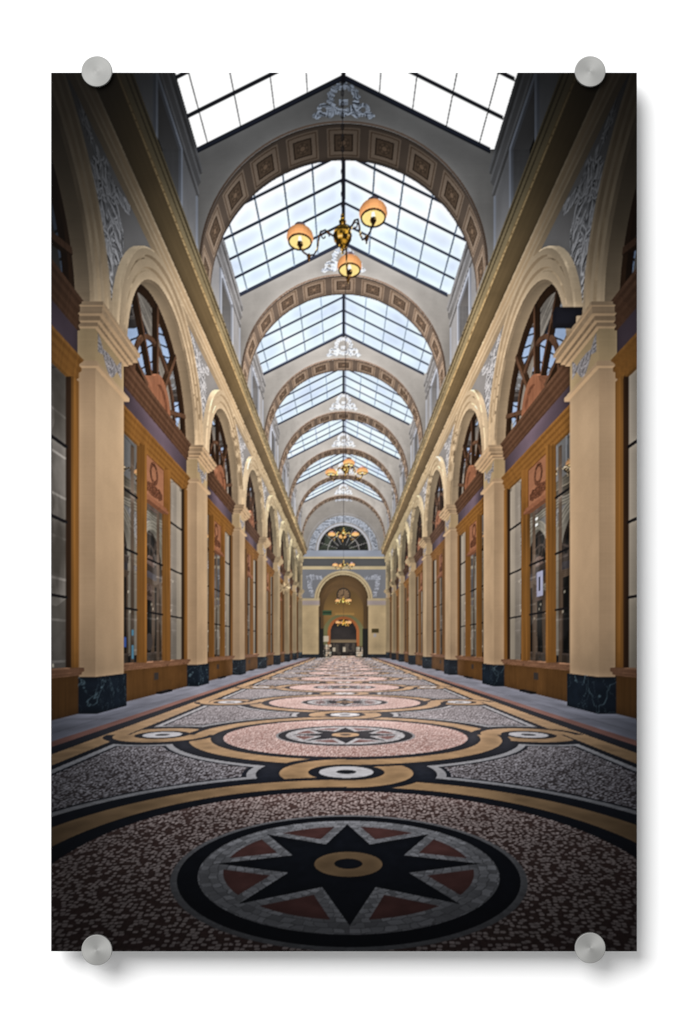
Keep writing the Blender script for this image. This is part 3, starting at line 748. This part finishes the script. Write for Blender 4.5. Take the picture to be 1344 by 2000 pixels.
# limit the values before the samples are averaged
LIT = np.clip(LIT, 0, 1.05)
img = LIT.reshape(NY, SSX, NX, SSX, 3).mean((1, 3))
sr = np.power(np.clip(img, 0, 1), 1/2.2)
def bl(a, r):
    for ax in (0, 1):
        p_ = np.pad(a, [(r+1, r) if i == ax else (0, 0) for i in range(a.ndim)], mode='edge'); c_ = np.cumsum(p_, ax)
        n_ = a.shape[ax]; a = (np.take(c_, np.arange(2*r+1, 2*r+1+n_), ax)-np.take(c_, np.arange(0, n_), ax))/(2*r+1)
    return a
lum = sr.mean(2); dlt = np.clip(lum-bl(bl(lum, 5), 5), -.12, .12)+.6*np.clip(lum-bl(bl(lum, 1), 1), -.12, .12)
sr = sr*(1+np.clip(dlt*.55*np.minimum(1, lum*3), -.3, .3)/np.maximum(lum, .08))[..., None] 
img = np.power(np.clip(sr, 0, 1), 2.2)
pid = np.where(hit, PIDA[hi], 0).reshape(NY, SSX, NX, SSX)[:, 0, :, 0]
print('inks', time.time()-T0)

# ------------------------------------------------------------------ Blender scene
scn = bpy.context.scene
C_ = scn.collection
SC = .6/1144.0                                     # metres per picture pixel: the print is 60 x 90 cm
def wx(X): return (X-672.0)*SC
def wz(Y): return (1000.0-Y)*SC
PRINT_Y = -.030                                    # front of the print, wall face at y = 0
GAIN = 1.0

def new_mat(n):
    m = bpy.data.materials.new(n); m.use_nodes = True; return m, m.node_tree, m.node_tree.nodes['Principled BSDF']
ink, nt, bs = new_mat('printed_ink')
at = nt.nodes.new('ShaderNodeAttribute'); at.attribute_name = 'ink'; at.attribute_type = 'GEOMETRY'
nt.links.new(at.outputs['Color'], bs.inputs['Base Color'])
bs.inputs['Roughness'].default_value = .45; bs.inputs['Specular IOR Level'].default_value = .02
wallm, nt, bs = new_mat('white_painted_wall')
nz = nt.nodes.new('ShaderNodeTexNoise'); nz.inputs['Scale'].default_value = 260; nz.inputs['Detail'].default_value = 5
bp = nt.nodes.new('ShaderNodeBump'); bp.inputs['Strength'].default_value = .03; bp.inputs['Distance'].default_value = .0005
nt.links.new(nz.outputs['Fac'], bp.inputs['Height']); nt.links.new(bp.outputs['Normal'], bs.inputs['Normal'])
bs.inputs['Base Color'].default_value = (.82,.82,.82,1); bs.inputs['Roughness'].default_value = .8; bs.inputs['Specular IOR Level'].default_value = .1
acr, nt, bs = new_mat('clear_acrylic_edge')
nz = nt.nodes.new('ShaderNodeTexNoise'); nz.inputs['Scale'].default_value = 30
rp = nt.nodes.new('ShaderNodeValToRGB'); rp.color_ramp.elements[0].color = (.30,.32,.33,1); rp.color_ramp.elements[1].color = (.36,.38,.39,1)
nt.links.new(nz.outputs['Fac'], rp.inputs['Fac']); nt.links.new(rp.outputs['Color'], bs.inputs['Base Color'])
bs.inputs['Roughness'].default_value = .15
steel, nt, bs = new_mat('brushed_steel_cap')
bs.inputs['Metallic'].default_value = 1; bs.inputs['Roughness'].default_value = .75; bs.inputs['Anisotropic'].default_value = .45
tc = nt.nodes.new('ShaderNodeTexCoord'); sx_ = nt.nodes.new('ShaderNodeSeparateXYZ'); nt.links.new(tc.outputs['Object'], sx_.inputs[0])
ln_ = nt.nodes.new('ShaderNodeVectorMath'); ln_.operation = 'LENGTH'; nt.links.new(tc.outputs['Object'], ln_.inputs[0])
nr = nt.nodes.new('ShaderNodeTexNoise'); nr.noise_dimensions = '1D'; nr.inputs['Scale'].default_value = 2600; nr.inputs['Detail'].default_value = 3
nt.links.new(ln_.outputs['Value'], nr.inputs['W'])
rp = nt.nodes.new('ShaderNodeValToRGB'); rp.color_ramp.elements[0].color = (.34,.34,.33,1); rp.color_ramp.elements[1].color = (.38,.38,.37,1)
nt.links.new(nr.outputs['Fac'], rp.inputs['Fac']); nt.links.new(rp.outputs['Color'], bs.inputs['Base Color'])
tg = nt.nodes.new('ShaderNodeTangent'); tg.direction_type = 'RADIAL'; tg.axis = 'Z'; nt.links.new(tg.outputs['Tangent'], bs.inputs['Tangent'])

def obj_from(name, vs, fs, m, parent=None):
    me = bpy.data.meshes.new(name); me.from_pydata(vs, [], fs); me.materials.append(m); me.update()
    o = bpy.data.objects.new(name, me); C_.objects.link(o)
    if parent: o.parent = parent
    return o
# wall
wall = obj_from('wall', [(-3,0,-3),(3,0,-3),(3,0,3),(-3,0,3),(-3,.1,-3),(3,.1,-3),(3,.1,3),(-3,.1,3)],
                [(0,1,2,3),(7,6,5,4),(0,4,5,1),(1,5,6,2),(2,6,7,3),(3,7,4,0)], wallm)
wall['kind'] = 'structure'
# print
root = bpy.data.objects.new('photo_print', None); C_.objects.link(root)
root.location = (0, PRINT_Y, wz(Y1))
root['label'] = 'large unframed acrylic print showing a glass-roofed arcade with a star mosaic floor'
root['category'] = 'photo print'
bx0, bx1, bz0, bz1 = wx(X0), wx(X1), 0.0, wz(Y0)-wz(Y1)
t0, t1 = .0003, .0045
pan = obj_from('acrylic_panel', [(bx0,t0,bz0),(bx1,t0,bz0),(bx1,t0,bz1),(bx0,t0,bz1),(bx0,t1,bz0),(bx1,t1,bz0),(bx1,t1,bz1),(bx0,t1,bz1)],
               [(0,1,2,3),(7,6,5,4),(0,4,5,1),(1,5,6,2),(2,6,7,3),(3,7,4,0)], acr, root)

# vertex inks: average of the neighbouring cells
pad = np.pad(img, ((1,1),(1,1),(0,0)), mode='edge')
vc = (pad[:-1,:-1]+pad[1:,:-1]+pad[:-1,1:]+pad[1:,1:])/4
# slight unsharp so the averaging does not soften the print
def blur(a): p_ = np.pad(a, ((1,1),(1,1),(0,0)), mode='edge'); return (p_[:-2,1:-1]+p_[2:,1:-1]+p_[1:-1,:-2]+p_[1:-1,2:]+4*p_[1:-1,1:-1])/8
vc = np.clip(vc+.6*(vc-blur(vc)), 0, 1)
vc = vc*.63                                         # paper white of the print
# small pieces join their neighbours
level1 = {}
cnt = np.bincount(pid.ravel(), minlength=len(plist))
remap = np.arange(len(plist))
for i, (n_, k_, s_) in enumerate(plist):
    if s_ and 0 < cnt[i] < 14:
        j = parts.get((n_, k_, None))
        if j is not None: remap[i] = j
pid = remap[pid]
cnt = np.bincount(pid.ravel(), minlength=len(plist))
def piece(name, i, parent):
    cy, cx = np.nonzero(pid == i)
    a = cy*(NX+1)+cx
    quad = np.stack([a+NX+1, a+NX+2, a+1, a], -1).ravel()
    uq, inv = np.unique(quad, return_inverse=True)
    vx_ = uq % (NX+1); vy_ = uq // (NX+1)
    co = np.zeros((len(uq), 3), np.float32)
    co[:, 0] = bx0+(bx1-bx0)*vx_/NX; co[:, 2] = bz1-(bz1-bz0)*vy_/NY
    me = bpy.data.meshes.new(name)
    me.vertices.add(len(uq)); me.vertices.foreach_set('co', co.ravel())
    nf = len(cy)
    me.loops.add(nf*4); me.loops.foreach_set('vertex_index', inv.ravel().astype(np.int32))
    me.polygons.add(nf); me.polygons.foreach_set('loop_start', np.arange(nf, dtype=np.int32)*4)
    me.update(calc_edges=True)
    ca = me.color_attributes.new('ink', 'FLOAT_COLOR', 'POINT')
    rgba = np.ones((len(uq), 4), np.float32); rgba[:, :3] = vc[vy_, vx_]
    ca.data.foreach_set('color', rgba.ravel())
    me.materials.append(ink)
    o = bpy.data.objects.new(name, me); C_.objects.link(o); o.parent = parent
    return o
made = {}
def get1(n_, k_):
    if (n_, k_) in made: return made[(n_, k_)]
    i = parts.get((n_, k_, None))
    if i is not None and cnt[i] > 0: o = piece(n_, i, root)
    else:
        o = bpy.data.objects.new(n_, None); C_.objects.link(o); o.parent = root
    PL = {('printed_chandelier','a'):'largest chandelier with three lit shades and a brass vase','printed_black_box_sign':'black box on the right wall beside the first arch',
          ('printed_chandelier','b'):'second chandelier along the hall','printed_window_notice':'white notice in the right shop window','printed_star_sign':'cream star-shaped sign on the left wall far down the hall'}
    lb = PL.get((n_, k_)) or PL.get(n_)
    if lb: o['label'] = lb
    made[(n_, k_)] = o
    return o
for i, (n_, k_, s_) in enumerate(plist):
    if cnt[i] == 0: continue
    o1 = get1(n_, k_)
    if s_: piece('lamp_shade' if s_.startswith('lamp_shade') else s_, i, o1)

# standoffs
def standoff(name, X, Y, label, src=None):
    if src is None:
        r = bpy.data.objects.new(name, None); C_.objects.link(r)
        R = 30*SC; n = 96
        def lat(pn_, prof, m):
            vs = []; fs = []
            for (rr, yy) in prof:
                for j in range(n): vs.append((rr*math.cos(2*PI*j/n), rr*math.sin(2*PI*j/n), -yy))
            for a in range(len(prof)-1):
                for j in range(n): fs.append((a*n+j, a*n+(j+1)%n, (a+1)*n+(j+1)%n, (a+1)*n+j))
            fs.append(tuple(range(n))[::-1]); fs.append(tuple((len(prof)-1)*n+j for j in range(n)))
            o = obj_from(pn_, vs, fs, m, r)
            # local z points out of the wall towards the viewer
            return o
        # local -z profile values are depths measured from the wall; cap is a low disc with a bevelled lip
        f_ = -PRINT_Y
        lat('cap', [(R*.99, -(f_+.0006)), (R, -(f_+.001)), (R, -(f_+.0050)), (R*.985, -(f_+.0056)), (R*.96, -(f_+.0058))], steel)
        lat('barrel', [(R*.36, -.0002), (R*.36, -(f_-.0046))], steel)
        lat('bolt', [(R*.22, -(f_-.0046)), (R*.22, -(f_+.0006))], steel)
    else:
        r = src.copy(); C_.objects.link(r)
        for ch_ in list(src.children):
            c_ = ch_.copy(); C_.objects.link(c_); c_.parent = r
    r.location = (wx(X), 0, wz(Y)); r.rotation_euler = (PI/2, 0, 0)
    r['label'] = label; r['category'] = 'standoff'; r['group'] = 'steel standoffs holding the print'
    return r
s0 = standoff('standoff_mount', 190, 141, 'round brushed steel standoff cap on the top left corner of the print')
standoff('standoff_mount', 1152, 141, 'round brushed steel standoff cap on the top right corner of the print', s0)
standoff('standoff_mount', 190, 1854, 'round brushed steel standoff cap on the bottom left corner of the print', s0)
standoff('standoff_mount', 1152, 1850, 'round brushed steel standoff cap on the bottom right corner of the print', s0)

# light: one soft lamp high on the left, pale room light all round
wd = bpy.data.worlds.new('World'); scn.world = wd; wd.use_nodes = True
wd.node_tree.nodes['Background'].inputs[0].default_value = (1,1,1,1)
wd.node_tree.nodes['Background'].inputs[1].default_value = .60
def area(loc, size, power, target=(0,0,0)):
    l = bpy.data.lights.new('softbox', 'AREA'); l.shape = 'SQUARE'; l.size = size; l.energy = power
    o = bpy.data.objects.new('softbox', l); C_.objects.link(o); o.location = loc
    from mathutils import Vector
    o.rotation_euler = (Vector(target)-Vector(loc)).to_track_quat('-Z', 'Y').to_euler()
    return o
area((-3.0, -5.4, 3.9), 5.0, 820)
cam = bpy.data.cameras.new('camera'); co = bpy.data.objects.new('camera', cam); C_.objects.link(co)
dist = 3.0
co.location = (0, PRINT_Y-dist, 0); co.rotation_euler = (PI/2, 0, 0)
cam.sensor_fit = 'VERTICAL'; cam.sensor_height = 24; cam.lens = 24*dist/(2000*SC); cam.clip_end = 100
scn.camera = co
vs_ = scn.view_settings; vs_.view_transform = 'Standard'; vs_.look = 'None'; vs_.exposure = 0; vs_.gamma = 1
print('done', time.time()-T0)
